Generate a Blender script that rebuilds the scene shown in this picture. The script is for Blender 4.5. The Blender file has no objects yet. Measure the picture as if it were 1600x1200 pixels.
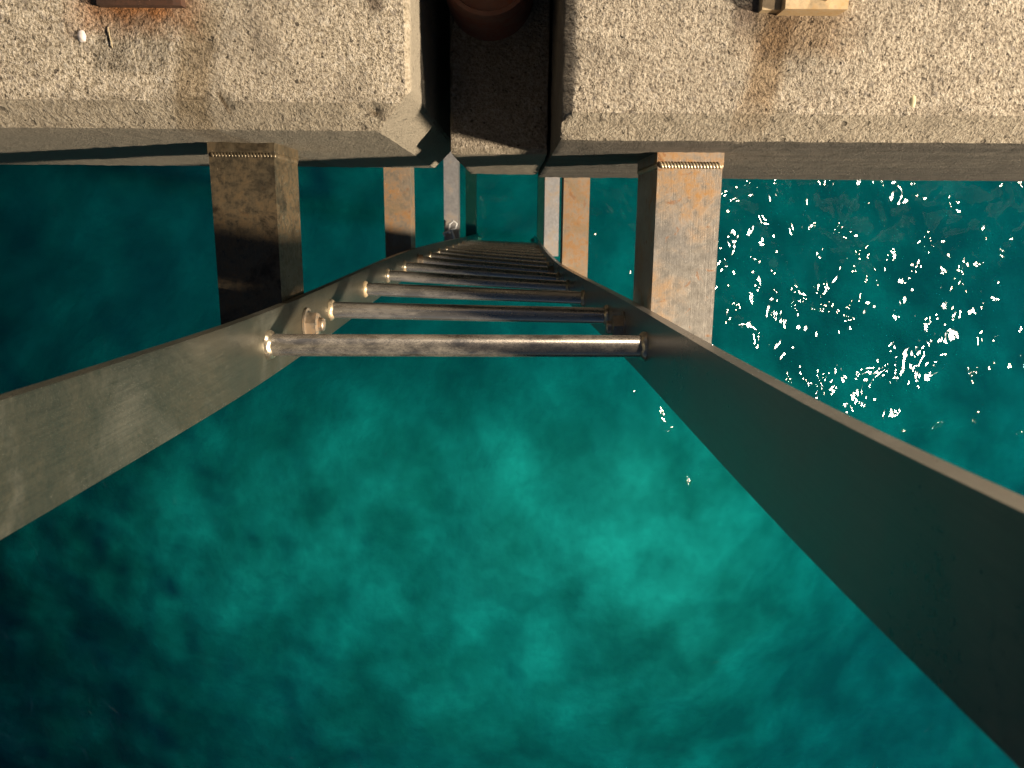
import bpy, bmesh, math, random
from mathutils import Vector, Matrix, noise
random.seed(7)
S = bpy.context.scene
COL = S.collection

# ------------------------------------------------------------------ camera, sky, sun, exposure
CAM_Z = 4.4                       # metres above the water (z = 0)
def Z(d): return CAM_Z - d        # d = metres below the lens
cam_d = bpy.data.cameras.new('camera')
cam = bpy.data.objects.new('camera', cam_d); COL.objects.link(cam)
cam_d.sensor_width = 36; cam_d.lens = 27.0
cam_d.clip_start = 0.02; cam_d.clip_end = 200
cam_d.dof.use_dof = True; cam_d.dof.focus_distance = 1.0; cam_d.dof.aperture_fstop = 18
cam.matrix_world = Matrix.Translation((0, 0, CAM_Z)) @ Matrix.Rotation(math.radians(-12.09), 4, 'X') @ Matrix.Rotation(math.radians(0.5), 4, 'Z')
S.camera = cam

SUN_EL, SUN_AZ = 29.0, 74.0       # degrees; azimuth from +X towards the land (+Y)
W = bpy.data.worlds.new('World'); S.world = W; W.use_nodes = True
nt = W.node_tree; nt.nodes.clear()
wo = nt.nodes.new('ShaderNodeOutputWorld'); bg = nt.nodes.new('ShaderNodeBackground')
sky = nt.nodes.new('ShaderNodeTexSky'); sky.sky_type = 'NISHITA'; sky.sun_disc = False
sky.sun_elevation = math.radians(SUN_EL); sky.sun_rotation = math.radians(90 - SUN_AZ)
nt.links.new(sky.outputs[0], bg.inputs[0]); bg.inputs[1].default_value = 0.018
nt.links.new(bg.outputs[0], wo.inputs[0])

sd = bpy.data.lights.new('sun', 'SUN'); sd.energy = 2.5; sd.angle = math.radians(2.0); sd.color = (1.0, .82, .63)
sun = bpy.data.objects.new('sun', sd); COL.objects.link(sun)
to_sun = Vector((math.cos(math.radians(SUN_EL)) * math.cos(math.radians(SUN_AZ)), math.cos(math.radians(SUN_EL)) * math.sin(math.radians(SUN_AZ)), math.sin(math.radians(SUN_EL))))
sun.rotation_euler = to_sun.to_track_quat('Z', 'Y').to_euler(); sun.location = to_sun * 20
S.view_settings.view_transform = 'Standard'; S.view_settings.look = 'None'
S.view_settings.exposure = 0.28; S.view_settings.gamma = 1.0
S.cycles.max_bounces = 10; S.cycles.transparent_max_bounces = 16; S.cycles.volume_bounces = 1
S.cycles.sample_clamp_indirect = 4

# ------------------------------------------------------------------ node helpers
class N:
    def __init__(s, name):
        s.m = bpy.data.materials.new(name); s.m.use_nodes = True
        s.t = s.m.node_tree; s.t.nodes.clear(); s.out = s.t.nodes.new('ShaderNodeOutputMaterial')
        s.co = s.t.nodes.new('ShaderNodeTexCoord').outputs['Object']
    def n(s, typ, ins=None, **kw):
        x = s.t.nodes.new('ShaderNode' + typ)
        for k, v in kw.items(): setattr(x, k, v)
        for k, v in (ins or {}).items():
            i = x.inputs[k]
            if hasattr(v, 'is_linked') and hasattr(v, 'links'): s.t.links.new(v, i)
            else: i.default_value = v
        return x
    def noise(s, scale, detail=4, rough=.55, vec=None, dist=0.0):
        return s.n('TexNoise', {'Vector': vec or s.co, 'Scale': scale, 'Detail': detail, 'Roughness': rough, 'Distortion': dist}).outputs['Fac']
    def vor(s, scale, feature='F1', vec=None):
        return s.n('TexVoronoi', {'Vector': vec or s.co, 'Scale': scale}, feature=feature)
    def ramp(s, fac, stops, interp='LINEAR'):
        r = s.n('ValToRGB', {'Fac': fac}); cr = r.color_ramp; cr.interpolation = interp
        while len(cr.elements) < len(stops): cr.elements.new(.5)
        for e, (p, c) in zip(cr.elements, stops):
            e.position = p; e.color = (c, c, c, 1) if isinstance(c, (int, float)) else (*c, 1)
        return r.outputs['Color']
    def mix(s, fac, a, b, mode='MIX'):
        x = s.n('Mix', data_type='RGBA', blend_type=mode, clamp_factor=True)
        for i, v in ((0, fac), (6, a), (7, b)):
            if hasattr(v, 'links'): s.t.links.new(v, x.inputs[i])
            elif i == 0: x.inputs[i].default_value = v
            else: x.inputs[i].default_value = (*v, 1)
        return x.outputs[2]
    def math(s, op, a, b=0.0):
        x = s.n('Math', operation=op)
        for i, v in ((0, a), (1, b)):
            if hasattr(v, 'links'): s.t.links.new(v, x.inputs[i])
            else: x.inputs[i].default_value = v
        return x.outputs[0]
    def mapping(s, loc=(0, 0, 0), rot=(0, 0, 0), scale=(1, 1, 1)):
        return s.n('Mapping', {'Vector': s.co, 'Location': loc, 'Rotation': rot, 'Scale': scale}).outputs[0]
    def bump(s, h, strength, dist, normal=None):
        i = {'Height': h, 'Strength': strength, 'Distance': dist}
        if normal is not None: i['Normal'] = normal
        return s.n('Bump', i).outputs[0]
    def done(s, **ins):
        b = s.n('BsdfPrincipled', {k.replace('_', ' '): v for k, v in ins.items()})
        s.t.links.new(b.outputs[0], s.out.inputs[0]); return s.m

# ------------------------------------------------------------------ materials
def concrete(name, tones, pit=1.0, stains_shadows=(), face_dark=None, dirt=.5):
    a = N(name)
    wob = a.n('TexNoise', {'Vector': a.co, 'Scale': 140.0, 'Detail': 5.0, 'Roughness': .72})
    off = a.n('VectorMath', {0: wob.outputs['Color'], 1: (.5, .5, .5)}, operation='SUBTRACT').outputs[0]
    off = a.n('VectorMath', {0: off, 'Scale': .0062}, operation='SCALE').outputs[0]
    wc = a.n('VectorMath', {0: a.co, 1: off}, operation='ADD').outputs[0]
    grain2 = a.vor(150, vec=wc); gv = a.n('SeparateColor', {'Color': grain2.outputs['Color']})
    n0 = a.noise(340, 3, .62); n1 = a.noise(620, 3, .7); n2 = a.noise(150, 5, .7); n3 = a.noise(6, 5, .65); nm = a.noise(34, 5, .62)
    g = a.math('ADD', a.math('MULTIPLY', n0, .62), a.math('MULTIPLY', n2, .38))
    col = a.ramp(g, [(.36, (.11, .085, .058)), (.44, tones[0]), (.50, tones[1]), (.57, tones[2]), (.66, tones[3])])
    flake = a.ramp(grain2.outputs['Distance'], [(.28, 1.0), (.42, 0.0)])
    col = a.mix(a.math('MULTIPLY', flake, a.ramp(gv.outputs[1], [(.80, 0.0), (.83, .75)])), col, tones[4])       # darker stones
    col = a.mix(a.math('MULTIPLY', flake, a.ramp(gv.outputs[0], [(.86, 0.0), (.89, .7)])), col, tones[3])        # pale stones
    col = a.mix(a.ramp(n3, [(.42, 0.0), (.72, .55)]), col, (.29, .25, .195))
    col = a.mix(a.ramp(nm, [(.32, .5), (.52, 0.0)]), col, (.19, .16, .12))
    hole = a.ramp(a.noise(140, 3, .5, dist=.12), [(.30, 1.0), (.345, 0.0)])
    vs = a.vor(70, vec=wc); sv = a.n('SeparateColor', {'Color': vs.outputs['Color']}).outputs[2]
    hole2 = a.math('MULTIPLY', a.ramp(vs.outputs['Distance'], [(.14, 1.0), (.26, 0.0)]), a.ramp(sv, [(.76, 0.0), (.78, 1.0)]))
    hh = a.math('MAXIMUM', hole, hole2)
    col = a.mix(a.math('MULTIPLY', hh, .85), col, (.055, .042, .03))
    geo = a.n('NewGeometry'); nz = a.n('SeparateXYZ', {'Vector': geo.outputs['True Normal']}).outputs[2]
    smooth_shade = a.ramp(nz, [(.80, 1.0), (.93, 0.0)])      # smoother, greyer cast lip and faces, painted darker where less light falls
    col = a.mix(a.math('MULTIPLY', smooth_shade, .6), col, (.21, .18, .132))
    if face_dark:      # vertical faces painted darker for shade, with weathered streaks
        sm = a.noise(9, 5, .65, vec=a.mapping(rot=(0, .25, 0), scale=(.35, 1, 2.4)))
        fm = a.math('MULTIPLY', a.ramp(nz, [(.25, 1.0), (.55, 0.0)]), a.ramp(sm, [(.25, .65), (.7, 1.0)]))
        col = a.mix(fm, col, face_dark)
    for (cx, cy, sx, sy, rot, c, amt, soft) in stains_shadows:
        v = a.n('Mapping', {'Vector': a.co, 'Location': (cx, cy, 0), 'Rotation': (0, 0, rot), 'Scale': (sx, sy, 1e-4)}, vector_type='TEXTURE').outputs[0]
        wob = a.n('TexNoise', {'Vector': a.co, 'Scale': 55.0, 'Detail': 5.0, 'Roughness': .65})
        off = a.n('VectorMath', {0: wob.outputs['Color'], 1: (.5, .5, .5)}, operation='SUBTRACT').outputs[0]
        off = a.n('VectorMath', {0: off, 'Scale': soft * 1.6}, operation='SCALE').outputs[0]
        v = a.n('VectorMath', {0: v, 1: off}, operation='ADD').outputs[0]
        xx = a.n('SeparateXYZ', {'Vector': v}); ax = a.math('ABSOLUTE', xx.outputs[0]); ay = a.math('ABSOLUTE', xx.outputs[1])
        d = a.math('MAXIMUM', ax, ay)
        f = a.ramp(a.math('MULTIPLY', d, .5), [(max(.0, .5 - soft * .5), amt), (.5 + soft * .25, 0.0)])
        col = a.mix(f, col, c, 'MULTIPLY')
    h = a.math('ADD', a.math('MULTIPLY', n0, 2.0), a.math('MULTIPLY', n2, 2.6)); h = a.math('ADD', h, a.math('MULTIPLY', n1, .5))
    h = a.math('SUBTRACT', h, a.math('MULTIPLY', hh, 1.6))
    rough = a.ramp(nz, [(.75, .30), (.93, 1.0)])
    h = a.math('MULTIPLY', h, rough)
    nb = a.bump(h, 1.0 * pit, .0046)
    return a.done(Base_Color=col, Roughness=.88, Normal=nb)

def metal(name, base, stain, amt=.5, rough=.34, metallic=.9, streak=None, scale=28, dark=None, bump=.15, brush=0.0, spots=0.0, along='y', soft=0.0, grime=.68, fine=6, speck=1.0):
    """weathered steel: blotchy stain, fine grime, optional brushed grain along the part and small crisp rust spots"""
    a = N(name)
    v = a.mapping(scale=streak or (1, 1, 1))
    n1 = a.noise(scale, 8, .7, v, .4); n2 = a.noise(scale * fine, 5, .7, v); n3 = a.noise(scale * .35, 3, .5)
    if speck < 1: n2 = a.math('ADD', a.math('MULTIPLY', n2, speck), .5 * (1 - speck))
    f = a.math('ADD', a.math('MULTIPLY', n1, .55), a.math('MULTIPLY', n3, .45))
    m = a.ramp(f, [(.57 - .3 * amt - soft, 0.0), (.68 - .25 * amt + soft, 1.0)])
    m = a.math('MULTIPLY', m, a.ramp(n2, [(.36, .15), (.58, 1.0)]))
    col = a.mix(a.ramp(n2, [(.3, 0.0), (.7, 1.0)]), tuple(c * grime for c in base), base)
    col = a.mix(m, col, stain)
    if dark: col = a.mix(a.ramp(a.noise(scale * .8, 8, .75, dist=.6), [(.49, 0.0), (.61, .85)]), col, dark)
    if spots:
        sp = a.ramp(a.noise(scale * 3.2, 6, .7, dist=.8), [(.60, 0.0), (.66, spots)])
        m = a.math('MAXIMUM', m, sp); col = a.mix(sp, col, (stain[0] * .7, stain[1] * .55, stain[2] * .5))
    h = a.math('ADD', n2, n1)
    if brush:
        bz = a.noise(60, 4, .7, a.mapping(scale={'x': (.25, 14, 14), 'y': (14, .25, 14), 'z': (9, 9, .22)}[along]))
        col = a.mix(a.ramp(bz, [(.32, brush), (.6, 0.0)]), col, tuple(c * .4 for c in base)); h = a.math('ADD', h, a.math('MULTIPLY', bz, .5))
    r = a.math('ADD', a.math('MULTIPLY', n2, .22), rough - .11); r = a.math('ADD', r, a.math('MULTIPLY', m, .28))
    met = a.math('SUBTRACT', metallic, a.math('MULTIPLY', m, metallic * .75))
    return a.done(Base_Color=col, Roughness=r, Metallic=met, Normal=a.bump(h, bump, .002))

TONES = [(.37, .31, .22), (.57, .495, .38), (.69, .61, .49), (.78, .72, .61), (.30, .26, .22)]
TONES_R = [(.36, .30, .225), (.55, .475, .37), (.67, .595, .475), (.77, .70, .59), (.33, .29, .25)]
SLOT_SHADE = [(.20, .165, .125), (.30, .25, .19), (.38, .33, .26), (.48, .43, .36), (.17, .14, .11)]  # concrete tones darkened, putting the shade of the recess into the colour
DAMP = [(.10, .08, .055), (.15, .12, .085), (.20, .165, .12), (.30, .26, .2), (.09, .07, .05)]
M_left = concrete('coping_concrete_left', TONES, face_dark=(.25, .22, .17), stains_shadows=[
    (-.350, .196, .056, .028, .0, (.68, .34, .15), 1.0, .6),        # rust bled from the bracket
    (-.300, .135, .018, .060, -.22, (.66, .60, .50), .9, .35),       # post shadow band painted in as a brown streak
    (-.130, .194, .0065, .008, .2, (.40, .36, .34), .9, .5), (-.134, .212, .003, .013, .2, (.42, .38, .36), .9, .5), (-.122, .209, .003, .010, -.6, (.42, .38, .36), .9, .5),
    (-.276, .106, .0022, .010, .35, (.40, .34, .27), 1.0, .6), (-.134, .099, .008, .003, -.2, (.36, .30, .24), 1.0, .9)])
M_right = concrete('coping_concrete_right', TONES_R, face_dark=(.085, .072, .058), stains_shadows=[
    (.262, .172, .052, .022, 0, (.74, .60, .46), .8, .5), (.238, .150, .017, .062, -.20, (.66, .55, .42), .9, .45), (.212, .186, .010, .012, .3, (.55, .50, .50), .9, .7), (.222, .200, .004, .018, -.2, (.55, .50, .50), .9, .6)])  # the long slanted entry is a post shadow band, painted brown
M_slot = concrete('shaded_recess_concrete', SLOT_SHADE, pit=.7)
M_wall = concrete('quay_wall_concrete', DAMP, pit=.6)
M_stile = metal('scuffed_stile_steel', (.082, .098, .085), (.100, .070, .034), amt=.46, rough=.30, metallic=.84, scale=6.0, dark=(.150, .146, .120), bump=.07, soft=.12, brush=.4, along='z', grime=.8, fine=60, speck=.3)
M_stile_clean = metal('smooth_stile_steel', (.44, .44, .42), (.26, .26, .24), amt=.05, rough=.24, metallic=.98, scale=5, bump=.012, brush=.15, along='z', soft=.2, grime=.8, fine=40, speck=.25)
M_rung = metal('rung_steel', (.60, .57, .53), (.44, .40, .35), amt=.08, rough=.24, grime=.8, speck=.5, brush=.2, along='x', metallic=.86, soft=.1, streak=(.5, 1.5, 1.5), scale=30, bump=.03)
M_rung_worn = metal('worn_rung_steel', (.52, .48, .42), (.44, .39, .31), amt=.20, rough=.22, metallic=.9, soft=.12, streak=(.7, 1.5, 1.5), scale=95, bump=.04, brush=.3, along='x', grime=.75, speck=.6)
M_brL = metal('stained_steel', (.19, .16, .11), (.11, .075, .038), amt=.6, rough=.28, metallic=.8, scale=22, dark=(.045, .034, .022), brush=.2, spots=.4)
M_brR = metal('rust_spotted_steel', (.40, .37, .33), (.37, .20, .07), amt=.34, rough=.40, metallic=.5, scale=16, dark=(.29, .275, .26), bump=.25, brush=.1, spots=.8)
M_brLow = metal('rusty_steel', (.33, .295, .245), (.30, .165, .07), amt=.56, rough=.48, metallic=.5, scale=11, dark=(.22, .17, .11), bump=.3, brush=.1, spots=.6)
M_brGrey = metal('grey_steel', (.42, .42, .44), (.34, .26, .18), amt=.25, rough=.45, metallic=.6, scale=16)
M_weed = metal('weedy_steel', (.055, .045, .02), (.03, .03, .012), amt=.6, rough=.8, metallic=0.0, scale=40, bump=1.0)
M_weld = metal('weld_steel', (.68, .60, .46), (.55, .40, .22), amt=.4, rough=.3, metallic=.9, scale=90)
M_bolt = metal('bolt_steel', (.48, .43, .36), (.34, .22, .12), amt=.4, rough=.35, metallic=.85, scale=60)
M_footR = metal('tan_steel', (.62, .48, .30), (.46, .30, .14), amt=.45, rough=.5, metallic=.35, scale=30)
M_footL = metal('rust_red_steel', (.085, .05, .036), (.075, .033, .018), amt=.55, rough=.6, metallic=.3, scale=35)
M_pipe = metal('rusty_pipe_steel', (.20, .10, .07), (.17, .05, .028), amt=.6, rough=.7, metallic=.2, scale=26)

def plain(name, c, rough=.6, nscale=60, var=.25):
    a = N(name); f = a.noise(nscale, 4, .6)
    col = a.mix(a.ramp(f, [(.3, 0.0), (.7, 1.0)]), tuple(x * (1 - var) for x in c), c)
    return a.done(Base_Color=col, Roughness=rough, Normal=a.bump(f, .3, .002))
M_white = plain('white_cord', (.80, .80, .80)); M_pebble = plain('white_pebble', (.62, .57, .55), .6); M_stone = plain('yellow_stone', (.58, .52, .33), .7)
M_straw = plain('dry_straw', (.60, .50, .32), .7)
M_post = plain('lamp_post_paint', (.05, .055, .06), .4)

# seabed: pale sand, rubble and dark weed patches, plus a painted pool of light
a = N('seabed')
flat = a.mapping(scale=(1, 1, .02))
wv = a.n('TexNoise', {'Vector': flat, 'Scale': .7, 'Detail': 4.0})
wp = a.n('VectorMath', {0: wv.outputs['Color'], 'Scale': .4}, operation='SCALE').outputs[0]
wp = a.n('VectorMath', {0: flat, 1: wp}, operation='ADD').outputs[0]
big = a.noise(.9, 3, .5, wp); mid = a.noise(1.8, 3, .5, wp); sm = a.noise(5.5, 3, .5, wp); fine = a.noise(12, 3, .55, flat)
f = a.math('ADD', a.math('MULTIPLY', big, .44), a.math('ADD', a.math('MULTIPLY', mid, .46), a.math('MULTIPLY', sm, .10)))
dist = a.n('VectorMath', {0: a.n('Mapping', {'Vector': a.co, 'Location': (.16, .96, 0), 'Scale': (.23, .32, .0)}).outputs[0]}, operation='LENGTH').outputs['Value']   # distance from the middle of the pool of light painted into the bed
clear = a.ramp(dist, [(.25, .095), (1.25, -.0)]); clear = a.math('MULTIPLY', clear, 1.0)  # lifts the bed colour inside that painted pool of light
f = a.math('ADD', f, a.math('SUBTRACT', clear, .04))
col = a.ramp(f, [(.34, (.19, .23, .16)), (.44, (.34, .38, .29)), (.52, (.48, .50, .41)), (.58, (.60, .62, .52)), (.70, (.84, .85, .73))])
col = a.mix(a.ramp(fine, [(.35, .15), (.6, 0.0)]), col, (.15, .16, .13))
M_bed = a.done(Base_Color=col, Roughness=.95, Normal=a.bump(a.math('ADD', mid, a.math('MULTIPLY', fine, .3)), .35, .10))

# water: mirror ripples over a clear, red-absorbing body
a = N('sea_water')
wsl = a.n('TexNoise', {'Vector': a.co, 'Scale': 1.6, 'Detail': 2.0, 'Roughness': .5}).outputs['Fac']
rip = a.n('TexNoise', {'Vector': a.mapping(rot=(0, 0, .5), scale=(1.25, .8, 1)), 'Scale': 5.4, 'Detail': 1.7, 'Roughness': .5, 'Distortion': .9}).outputs['Fac']
gust = a.ramp(a.noise(1.5, 3, .6), [(.36, .45), (.60, 1.0)])
hgt = a.math('ADD', a.math('MULTIPLY', wsl, .072), a.math('MULTIPLY', a.math('MULTIPLY', rip, gust), .039))
nb = a.bump(hgt, 1.0, 1.0)
fr = a.n('Fresnel', {'IOR': 1.33, 'Normal': nb})
tr = a.n('BsdfTransparent', {'Color': (.97, .99, .99, 1)}); gl = a.n('BsdfGlossy', {'Roughness': .085, 'Normal': nb}, distribution='BECKMANN')
mx = a.n('MixShader', {0: fr.outputs[0], 1: tr.outputs[0], 2: gl.outputs[0]})
a.t.links.new(mx.outputs[0], a.out.inputs['Surface'])
va = a.n('VolumeAbsorption', {'Color': (.0, .885, .93, 1), 'Density': .75})
vs = a.n('VolumeScatter', {'Color': (.05, .57, .98, 1), 'Density': .075, 'Anisotropy': .2})
ad = a.n('AddShader', {0: va.outputs[0], 1: vs.outputs[0]})
a.t.links.new(ad.outputs[0], a.out.inputs['Volume'])
M_water = a.m

# ------------------------------------------------------------------ object helpers
def link(name, bm, mat, parent=None, smooth=False, bevel=None):
    if bevel:
        es = [e for e in bm.edges if len(e.link_faces) == 2 and e.calc_face_angle(0) > .6]
        bmesh.ops.bevel(bm, geom=es, offset=bevel, segments=2, profile=.5, affect='EDGES', clamp_overlap=True)
    bmesh.ops.recalc_face_normals(bm, faces=bm.faces)
    me = bpy.data.meshes.new(name); bm.to_mesh(me); bm.free()
    me.materials.append(mat)
    if smooth:
        me.polygons.foreach_set('use_smooth', [True] * len(me.polygons))
        me.set_sharp_from_angle(angle=math.radians(40))
    o = bpy.data.objects.new(name, me); COL.objects.link(o)
    if parent is not None: o.parent = parent
    return o
def tag(o, label=None, cat=None, group=None, kind=None):
    for k, v in (('label', label), ('category', cat), ('group', group), ('kind', kind)):
        if v: o[k] = v
    return o
def empty(name, loc, label, cat, group=None):
    o = bpy.data.objects.new(name, None); COL.objects.link(o); o.location = loc; o.empty_display_size = .05
    return tag(o, label, cat, group)
def box(bm, lo, hi):
    vs = [bm.verts.new((x, y, z)) for x in (lo[0], hi[0]) for y in (lo[1], hi[1]) for z in (lo[2], hi[2])]
    for f in ((0, 1, 3, 2), (4, 6, 7, 5), (0, 4, 5, 1), (2, 3, 7, 6), (0, 2, 6, 4), (1, 5, 7, 3)): bm.faces.new([vs[i] for i in f])
def tube(bm, pts, radii, n=20, cap=True):
    pts = [Vector(p) for p in pts]
    if isinstance(radii, (int, float)): radii = [radii] * len(pts)
    rings = []; up = None
    for i, p in enumerate(pts):
        t = (pts[min(i + 1, len(pts) - 1)] - pts[max(i - 1, 0)]).normalized()
        if up is None: up = t.orthogonal().normalized()
        u = (up - t * up.dot(t)).normalized(); up = u; w = t.cross(u)
        rings.append([bm.verts.new(p + (u * math.cos(k * 2 * math.pi / n) + w * math.sin(k * 2 * math.pi / n)) * radii[i]) for k in range(n)])
    for r, q in zip(rings, rings[1:]):
        for k in range(n): bm.faces.new((r[k], r[(k + 1) % n], q[(k + 1) % n], q[k]))
    if cap: bm.faces.new(rings[0][::-1]); bm.faces.new(rings[-1])
def lerp(tab, d):
    """smooth curve through (depth, value) knots"""
    if d <= tab[0][0]: return tab[0][1]
    if d >= tab[-1][0]: return tab[-1][1]
    n = len(tab)
    def tan(i):
        a, b = max(i - 1, 0), min(i + 1, n - 1)
        return (tab[b][1] - tab[a][1]) / (tab[b][0] - tab[a][0])
    for i in range(n - 1):
        (d0, v0), (d1, v1) = tab[i], tab[i + 1]
        if d <= d1:
            h = d1 - d0; t = (d - d0) / h
            return (2*t**3 - 3*t*t + 1) * v0 + (t**3 - 2*t*t + t) * h * tan(i) + (-2*t**3 + 3*t*t) * v1 + (t**3 - t*t) * h * tan(i + 1)

# ------------------------------------------------------------------ setting: seabed, water
def seabed():
    bm = bmesh.new(); nx, ny = 150, 110; x0, x1, y0, y1 = -16, 16, -14, 8
    g = []
    for j in range(ny + 1):
        row = []
        for i in range(nx + 1):
            x = x0 + (x1 - x0) * i / nx; y = y0 + (y1 - y0) * j / ny
            p = Vector((x * .35, y * .35, 2.3)); p2 = Vector((x * 1.6, y * 1.6, 8.1))
            mound = 1 / (1 + (((x + .25) / (4.4 if x > -.25 else 8.5)) ** 2 + ((y + 2.7) / (1.75 if y > -2.7 else 6.0)) ** 2) ** 1.7)
            z = -6.0 + .9 / (1 + math.exp(2.2 * (y + 1.6))) + 2.5 * mound + .3 * noise.fractal(p, 1.0, 2.0, 3, noise_basis='PERLIN_NEW') + .10 * noise.fractal(p2, .9, 2.0, 3, noise_basis='PERLIN_NEW')
            z = min(z, -.9)
            row.append(bm.verts.new((x, y, z)))
        g.append(row)
    for j in range(ny):
        for i in range(nx): bm.faces.new((g[j][i], g[j][i + 1], g[j + 1][i + 1], g[j + 1][i]))
    return tag(link('seabed', bm, M_bed, smooth=True), 'pale rock and weed seabed seen through the turquoise water', 'seabed', kind='structure')
seabed()
bm = bmesh.new(); box(bm, (-15.5, -13.5, -10.0), (15.5, .62, 0.0))
tag(link('water', bm, M_water), 'clear dark turquoise sea water with white lamp glints', 'water', kind='structure')

# ------------------------------------------------------------------ concrete blocks
DT = .765; ZT = Z(DT)             # deck surface
def block(name, lo, hi, planes, cx, cy, cz, mat, label, amp=.0012, seed=0.0, group=None, chips=()):
    bm = bmesh.new(); box(bm, lo, hi)
    def cut(co, no, clear):
        r = bmesh.ops.bisect_plane(bm, geom=bm.verts[:] + bm.edges[:] + bm.faces[:], plane_co=co, plane_no=no, clear_outer=clear, dist=1e-6)
        if clear:
            es = [e for e in r['geom_cut'] if isinstance(e, bmesh.types.BMEdge)]
            bmesh.ops.contextual_create(bm, geom=es)
    for co, no in planes: cut(co, no, True)
    for k, vals in enumerate((cx, cy, cz)):
        no = [0, 0, 0]; no[k] = 1
        for v in vals:
            co = [0, 0, 0]; co[k] = v; cut(co, no, False)
    bmesh.ops.recalc_face_normals(bm, faces=bm.faces); bm.normal_update()
    mv = []
    for v in bm.verts:
        p = v.co
        sharp = max((e.calc_face_angle(0) for e in v.link_edges if len(e.link_faces) == 2), default=0)
        n1 = noise.fractal(Vector((p.x * 60, p.y * 60, p.z * 60 + seed)), .8, 2.0, 3, noise_basis='PERLIN_NEW')
        n2 = noise.noise(Vector((p.x * 9, p.y * 9, p.z * 9 + seed)))
        d = amp * n1 * .8 + .0007 * n2
        if sharp > .3:                      # worn, chipped arrises
            c = noise.noise(Vector((p.x * 38, p.y * 38, p.z * 38 + seed + 5)))
            d -= .001 + .007 * max(0, c - .26)
        for qx, qy, qr, qd in chips:
            if p.z > hi[2] - .03: d -= qd * max(0, 1 - math.hypot(p.x - qx, p.y - qy) / qr)
        mv.append((v, v.normal * d))
    for v, d in mv: v.co += d
    o = link(name, bm, mat)
    o.data.polygons.foreach_set('use_smooth', [True] * len(o.data.polygons)); o.data.set_sharp_from_angle(angle=math.radians(32))
    return tag(o, label, 'concrete block', group)
def rng(a0, a1, st):
    n = int(round((a1 - a0) / st)); return [a0 + (a1 - a0) * i / n for i in range(1, n)]
YF = .083; CH = .025
s2 = Vector((0, -1, 1)).normalized()
Lx1 = -.098
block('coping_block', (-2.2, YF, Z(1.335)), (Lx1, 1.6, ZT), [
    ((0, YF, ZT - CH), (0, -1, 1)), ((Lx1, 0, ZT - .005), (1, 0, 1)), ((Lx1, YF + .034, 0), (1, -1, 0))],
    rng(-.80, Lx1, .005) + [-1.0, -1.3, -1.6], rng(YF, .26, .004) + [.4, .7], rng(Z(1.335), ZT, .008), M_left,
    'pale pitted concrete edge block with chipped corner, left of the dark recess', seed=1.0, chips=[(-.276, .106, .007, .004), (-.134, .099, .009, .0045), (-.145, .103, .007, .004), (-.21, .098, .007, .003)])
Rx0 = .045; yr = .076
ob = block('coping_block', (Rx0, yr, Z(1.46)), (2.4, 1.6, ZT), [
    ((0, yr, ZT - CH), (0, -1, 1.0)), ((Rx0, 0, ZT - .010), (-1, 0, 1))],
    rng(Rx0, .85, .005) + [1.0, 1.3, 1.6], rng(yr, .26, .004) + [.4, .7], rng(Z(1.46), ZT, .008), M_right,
    'sandy concrete edge block with weathered front face coloured dark for shade, right of the dark recess', seed=9.0)
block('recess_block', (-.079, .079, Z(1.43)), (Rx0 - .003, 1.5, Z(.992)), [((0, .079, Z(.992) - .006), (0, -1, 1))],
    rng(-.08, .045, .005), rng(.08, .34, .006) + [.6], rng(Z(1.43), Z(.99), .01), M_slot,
    'sunken concrete block coloured dark for its shade at the bottom of the recess between the edge blocks', seed=4.0)
bm = bmesh.new(); box(bm, (-.079, .335, Z(.993)), (Rx0 - .003, 1.5, ZT - .004))
link('sun_block_step', bm, M_slot, bpy.data.objects['recess_block'], bevel=.004)  # unseen step added to keep the sun off the recess floor
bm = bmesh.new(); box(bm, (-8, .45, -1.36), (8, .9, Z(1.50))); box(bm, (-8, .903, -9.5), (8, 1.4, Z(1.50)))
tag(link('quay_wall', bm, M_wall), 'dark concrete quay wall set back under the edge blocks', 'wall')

# ------------------------------------------------------------------ the ladder
BOW = [(.3, 0), (.9, 0), (2.1, -.022), (5, .004), (6, .008)]
YL = [(-.3, -.105), (.15, -.121), (.5, -.129), (.8, -.132), (2.2, -.120), (5.0, -.135)]
YR = [(-.3, -.080), (.15, -.109), (.36, -.120), (.8, -.130), (2.4, -.150), (5.0, -.147)]
XL, XR, TH = -.259, .140, .010
LAD = Vector((-.06, -.14, Z(6.15)))
lad = empty('ladder', LAD, 'steel pier ladder running down into the water, with round rungs and square stand-off brackets', 'ladder')
def stile(xin, sgn, ytab, mat):
    bm = bmesh.new(); rows = []
    ds = [-.30 + .05 * i for i in range(int(5.95 / .05) + 1)]
    for d in ds:
        cx = xin + lerp(BOW, d); cy = lerp(ytab, d); hw = .0348
        rows.append([bm.verts.new(Vector(p) - LAD) for p in ((cx, cy - hw, Z(d)), (cx + sgn * TH, cy - hw, Z(d)), (cx + sgn * TH, cy + hw, Z(d)), (cx, cy + hw, Z(d)))])
    for r, q in zip(rows, rows[1:]):
        for k in range(4): bm.faces.new((r[k], r[(k + 1) % 4], q[(k + 1) % 4], q[k]))
    bm.faces.new(rows[0]); bm.faces.new(rows[-1])
    return link('stile', bm, mat, lad, smooth=True, bevel=.0018)
tag(stile(XL, -1, YL, M_stile), 'stile with a scuffed blotchy inner face'); stile(XR, 1, YR, M_stile_clean)
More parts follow.
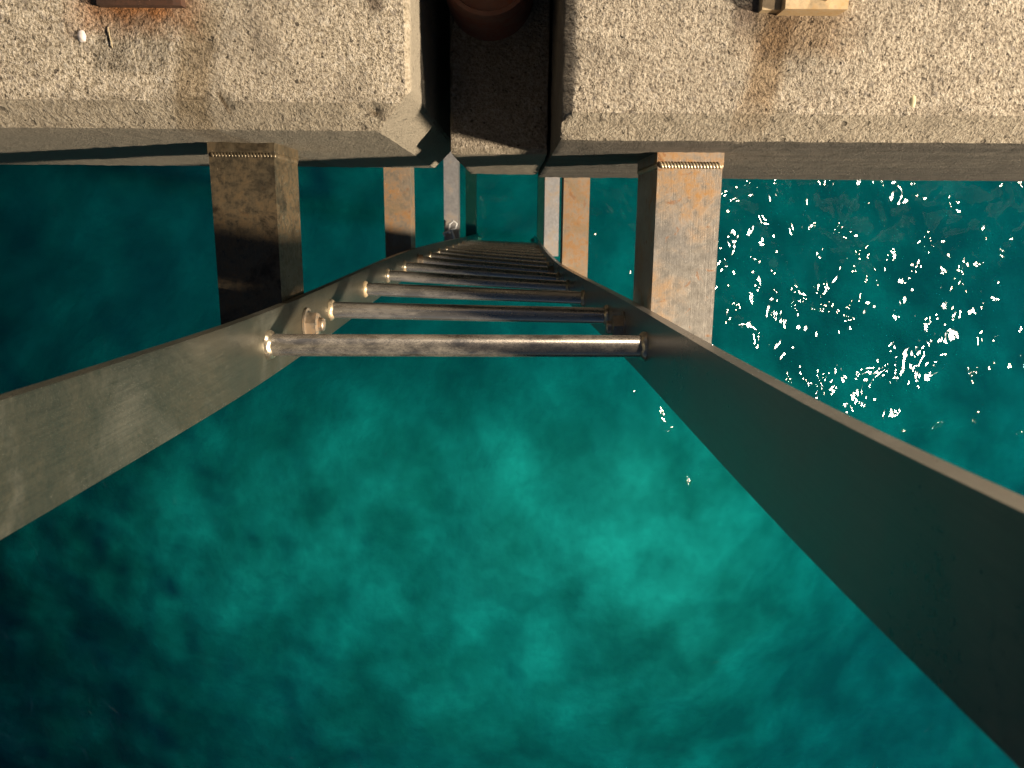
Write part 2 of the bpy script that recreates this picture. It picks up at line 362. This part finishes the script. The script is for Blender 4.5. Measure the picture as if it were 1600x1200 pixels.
for k in range(14):
    d = .803 + .30 * k
    b = lerp(BOW, d); p0 = Vector((XL + b, lerp(YL, d), Z(d))); p1 = Vector((XR + b, lerp(YR, d), Z(d)))
    bm = bmesh.new(); tube(bm, [p0 - LAD + (p1 - p0) * (i / 12) for i in range(13)], .0118, 24)
    r = link('rung', bm, M_rung_worn if k == 0 else M_rung, lad, smooth=True)
    if k == 0: tag(r, 'topmost rung, scuffed pale along its middle')
    if k < 12:
        for p, s in ((p0, 1), (p1, -1)):
            bm = bmesh.new(); n = 26
            prof = [(.0, .0155), (.0025, .0152), (.0046, .0138), (.006, .0118)]
            rings = []
            for (dx, rr) in prof:
                rings.append([bm.verts.new(p - LAD + Vector((s * (dx + .0007 * math.sin(j * 5.1 + k)), (rr + .0006 * math.sin(j * 3.3 + k * 2)) * math.cos(j * 2 * math.pi / n), rr * math.sin(j * 2 * math.pi / n)))) for j in range(n)])
            for q0, q1 in zip(rings, rings[1:]):
                for j in range(n): bm.faces.new((q0[j], q0[(j + 1) % n], q1[(j + 1) % n], q1[j]))
            link('weld_bead', bm, M_weld, r, smooth=True)

def bracket(side, d, height, yend, mat, plate, label):
    """square tube from the stile back to the pier; its top at depth d"""
    b = lerp(BOW, d); wdt = .074; gap = TH + (.004 if side < 0 else .014)
    x0, x1 = (XL + b - gap - wdt, XL + b - gap) if side < 0 else (XR + b + gap, XR + b + gap + wdt)
    yc = lerp(YL if side < 0 else YR, d); ys = yc - .034
    ye = yend - .013 if plate else yend
    bm = bmesh.new(); box(bm, Vector((x0, ys, Z(d + height))) - LAD, Vector((x1, ye, Z(d))) - LAD)
    br = link('bracket', bm, mat, lad, smooth=True, bevel=.004)
    tag(br, label)
    if plate:
        bm = bmesh.new(); box(bm, Vector((x0 - .001, ye, Z(d + height + .002))) - LAD, Vector((x1 + .001, yend + .004, Z(d - .0005))) - LAD)
        link('base_plate', bm, mat, br, smooth=True, bevel=.005)
        bm = bmesh.new(); n = 19                      # rippled weld along the top and both sides
        for i in range(n):
            c = Vector((x0 + .004 + (wdt - .008) * i / (n - 1), ye - .001, Z(d) + .0006)) - LAD
            bmesh.ops.create_uvsphere(bm, u_segments=10, v_segments=7, radius=1, matrix=Matrix.Translation(c) @ Matrix.Rotation(.5, 4, 'Z') @ Matrix.Diagonal((.0021, .0046 if side > 0 else .0030, .0024 if side > 0 else .0014, 1)))
        for xs in (x0, x1):
            for i in range(20):
                c = Vector((xs, ye - .001, Z(d) - .005 - (height - .01) * i / 19)) - LAD
                bmesh.ops.create_uvsphere(bm, u_segments=8, v_segments=6, radius=1, matrix=Matrix.Translation(c) @ Matrix.Diagonal((.0022, .0042, .0030, 1)))
        link('weld_bead', bm, M_weld if side > 0 else M_brL, br, smooth=True)
    if d < 3:
        xs0, xs1 = (x1 - .001, XL + b - TH + .001) if side < 0 else (XR + b + TH - .001, x0 + .001)
        bm = bmesh.new(); cs = Vector((0, yc, Z(d + .052))) - LAD
        tube(bm, [Vector((xs0 - LAD.x, cs.y, cs.z)), Vector((xs1 - LAD.x, cs.y, cs.z))], .024, 24)
        link('spacer', bm, M_bolt, br, smooth=True)
    # bolt through the stile
    xi = (XL if side < 0 else XR) + b; s = 1 if side < 0 else -1
    zc = Z(d + .052); c = Vector((xi, yc, zc)) - LAD
    bm = bmesh.new()
    tube(bm, [c, c + Vector((s * .0025, 0, 0))], .021, 28)
    w = link('washer', bm, M_bolt, br, smooth=True)
    bm = bmesh.new()
    hexr = [Vector((0, math.cos(j * math.pi / 3 + .3), math.sin(j * math.pi / 3 + .3))) for j in range(6)]
    ra = [bm.verts.new(c + Vector((s * .0025, 0, 0)) + h * .0165) for h in hexr]
    rb = [bm.verts.new(c + Vector((s * .0145, 0, 0)) + h * .0165) for h in hexr]
    rc = [bm.verts.new(c + Vector((s * .0158, 0, 0)) + h * .0135) for h in hexr]
    for q0, q1 in ((ra, rb), (rb, rc)):
        for j in range(6): bm.faces.new((q0[j], q0[(j + 1) % 6], q1[(j + 1) % 6], q1[j]))
    bm.faces.new(rc); bm.faces.new(ra)
    tube(bm, [c + Vector((s * .0150, 0, 0)), c + Vector((s * .021, 0, 0)), c + Vector((s * .0225, 0, 0))], [.0085, .0085, .0072], 18)
    link('bolt', bm, M_bolt, br, smooth=True)
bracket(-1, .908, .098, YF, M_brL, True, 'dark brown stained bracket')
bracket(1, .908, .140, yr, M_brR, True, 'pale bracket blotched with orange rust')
bracket(-1, 2.25, .10, .45, M_brLow, False, 'rusty brown bracket')
bracket(1, 2.25, .10, .45, M_brLow, False, 'orange rusted bracket')
bracket(-1, 4.0, .10, .45, M_brGrey, False, 'plain grey bracket just above the water')
bracket(1, 4.0, .10, .45, M_brGrey, False, 'plain grey bracket just above the water')
bracket(-1, 5.6, .10, .45, M_weed, False, 'weed covered bracket under water')
bracket(1, 5.6, .10, .45, M_weed, False, 'weed covered bracket under water')

# ------------------------------------------------------------------ things on the deck
# right anchor: angle with upstanding dark leg and bolted flat plate
f = empty('anchor_bracket', (.262, .21, ZT), 'tan steel anchor bracket with a bolt, on the right edge block', 'bracket', 'steel anchor brackets on the deck')
bm = bmesh.new(); box(bm, (-.021, -.024, .0), (.035, .16, .024)); link('plate', bm, M_footR, f, smooth=True, bevel=.0015)
bm = bmesh.new(); box(bm, (-.038, -.022, 0), (-.0215, .16, .012)); link('flange', bm, M_footR, f, smooth=True, bevel=.0015)
bm = bmesh.new(); tube(bm, [(.012, -.009, .024), (.012, -.009, .034), (.012, -.009, .036)], [.009, .009, .0075], 6); b_ = link('bolt', bm, M_bolt, f)
# left anchor: rusty angle with two upright webs
f = empty('anchor_bracket', (-.341, .21, ZT), 'rust red steel anchor bracket with webs, on the left edge block', 'bracket', 'steel anchor brackets on the deck')
bm = bmesh.new(); box(bm, (-.040, -.022, 0), (.037, .16, .010)); link('plate', bm, M_footL, f, smooth=True, bevel=.0015)
bm = bmesh.new(); box(bm, (-.037, -.018, .0102), (.030, -.010, .034)); link('flange', bm, M_footL, f, smooth=True, bevel=.0012)
for x in (-.030, .014):
    bm = bmesh.new()
    pv = [(x, -.0098, .0102), (x, .09, .0102), (x, .09, .050), (x, -.0098, .030)]
    q = [bm.verts.new(p) for p in pv]; q2 = [bm.verts.new((p[0] + .007, p[1], p[2])) for p in pv]
    bm.faces.new(q); bm.faces.new(q2)
    for j in range(4): bm.faces.new((q[j], q[(j + 1) % 4], q2[(j + 1) % 4], q2[j]))
    link('web', bm, M_footL, f)
# rusty pipe standing in the recess
f = empty('rusty_pipe', (-.030, .262, Z(.992)), 'rusty round pipe standing in the dark recess', 'pipe')
bm = bmesh.new(); n = 48
prof = [(.052, 0), (.052, .108), (.0505, .112), (.046, .112), (.0445, .108), (.0445, .106)]
rings = [[bm.verts.new((r_ * math.cos(k * 2 * math.pi / n), r_ * math.sin(k * 2 * math.pi / n), z_)) for k in range(n)] for r_, z_ in prof]
for r_, q_ in zip(rings, rings[1:]):
    for k in range(n): bm.faces.new((r_[k], r_[(k + 1) % n], q_[(k + 1) % n], q_[k]))
bm.faces.new(rings[-1]); link('pipe_wall', bm, M_pipe, f, smooth=True)

def stone(name, loc, r, sc, mat, label, cat):
    bm = bmesh.new(); bmesh.ops.create_icosphere(bm, subdivisions=3, radius=r)
    for v in bm.verts:
        v.co *= 1 + .18 * noise.noise(v.co * (1.6 / r)); v.co = Vector((v.co.x * sc[0], v.co.y * sc[1], v.co.z * sc[2]))
    o = link(name, bm, mat, smooth=True); o.location = loc; return tag(o, label, cat)
stone('pebble', (-.402, .163, ZT + .0004), .0044, (.9, 1.15, .75), M_pebble, 'small white pebble on the left edge block below the rusty bracket', 'pebble')
stone('pebble', (.376, .112, ZT - .0016), .0045, (.8, 1.5, .7), M_stone, 'yellowish stone bedded near the lip of the right edge block', 'pebble')
bm = bmesh.new(); tube(bm, [(-.377, .171, ZT + .0010), (-.3760, .162, ZT + .0012), (-.3745, .153, ZT + .0010)], .0005, 8)
tag(link('straw', bm, M_straw, smooth=True), 'short dry straw beside the white pebble on the left edge block', 'straw')

# white cord looped over the grey bracket just above the water
bm = bmesh.new(); zc = Z(3.93)
tube(bm, [(-.325, -.106, zc - .10), (-.326, -.10, zc), (-.318, -.06, zc + .004), (-.300, -.045, zc + .008), (-.283, -.058, zc + .006), (-.290, -.082, zc + .004), (-.312, -.09, zc + .005), (-.35, -.106, zc + .002), (-.352, -.12, zc - .08)], .0055, 10)
tube(bm, [(-.312, -.088, zc + .006), (-.302, -.112, zc + .002), (-.300, -.14, zc - .06)], .0055, 10)
bmesh.ops.translate(bm, verts=bm.verts, vec=(0.0, .035, 0))
tag(link('cord', bm, M_white, smooth=True), 'short white cord looped over the grey bracket near the water', 'cord')

# ------------------------------------------------------------------ the pier lamp whose light glints on the water (just out of frame)
LP = Vector((4.55, -.88, ZT + 2.35))
lamp = empty('pier_lamp', (4.55, .55, ZT), 'dark pier lamp post with an arm over the water', 'lamp')
bm = bmesh.new(); tube(bm, [(0, 0, 0), (0, 0, .05)], .09, 24); tube(bm, [(0, 0, .05), (0, 0, 2.2), (0, -.08, 2.5), (0, -.3, 2.62), (0, LP.y - .55, 2.62)], [.045, .038, .036, .034, .03], 16)
link('post', bm, M_post, lamp, smooth=True)
bm = bmesh.new(); tube(bm, [(0, LP.y - .55, 2.60), (0, LP.y - .55, 2.55), (0, LP.y - .55, 2.48)], [.06, .13, .15], 24); link('lamp_shade', bm, M_post, lamp, smooth=True)
ld = bpy.data.lights.new('lamp_light', 'POINT'); ld.energy = 2900; ld.color = (1.0, .83, .62); ld.shadow_soft_size = .16
lo = bpy.data.objects.new('lamp_light', ld); COL.objects.link(lo); lo.parent = lamp; lo.location = (0, LP.y - .55, 2.35)
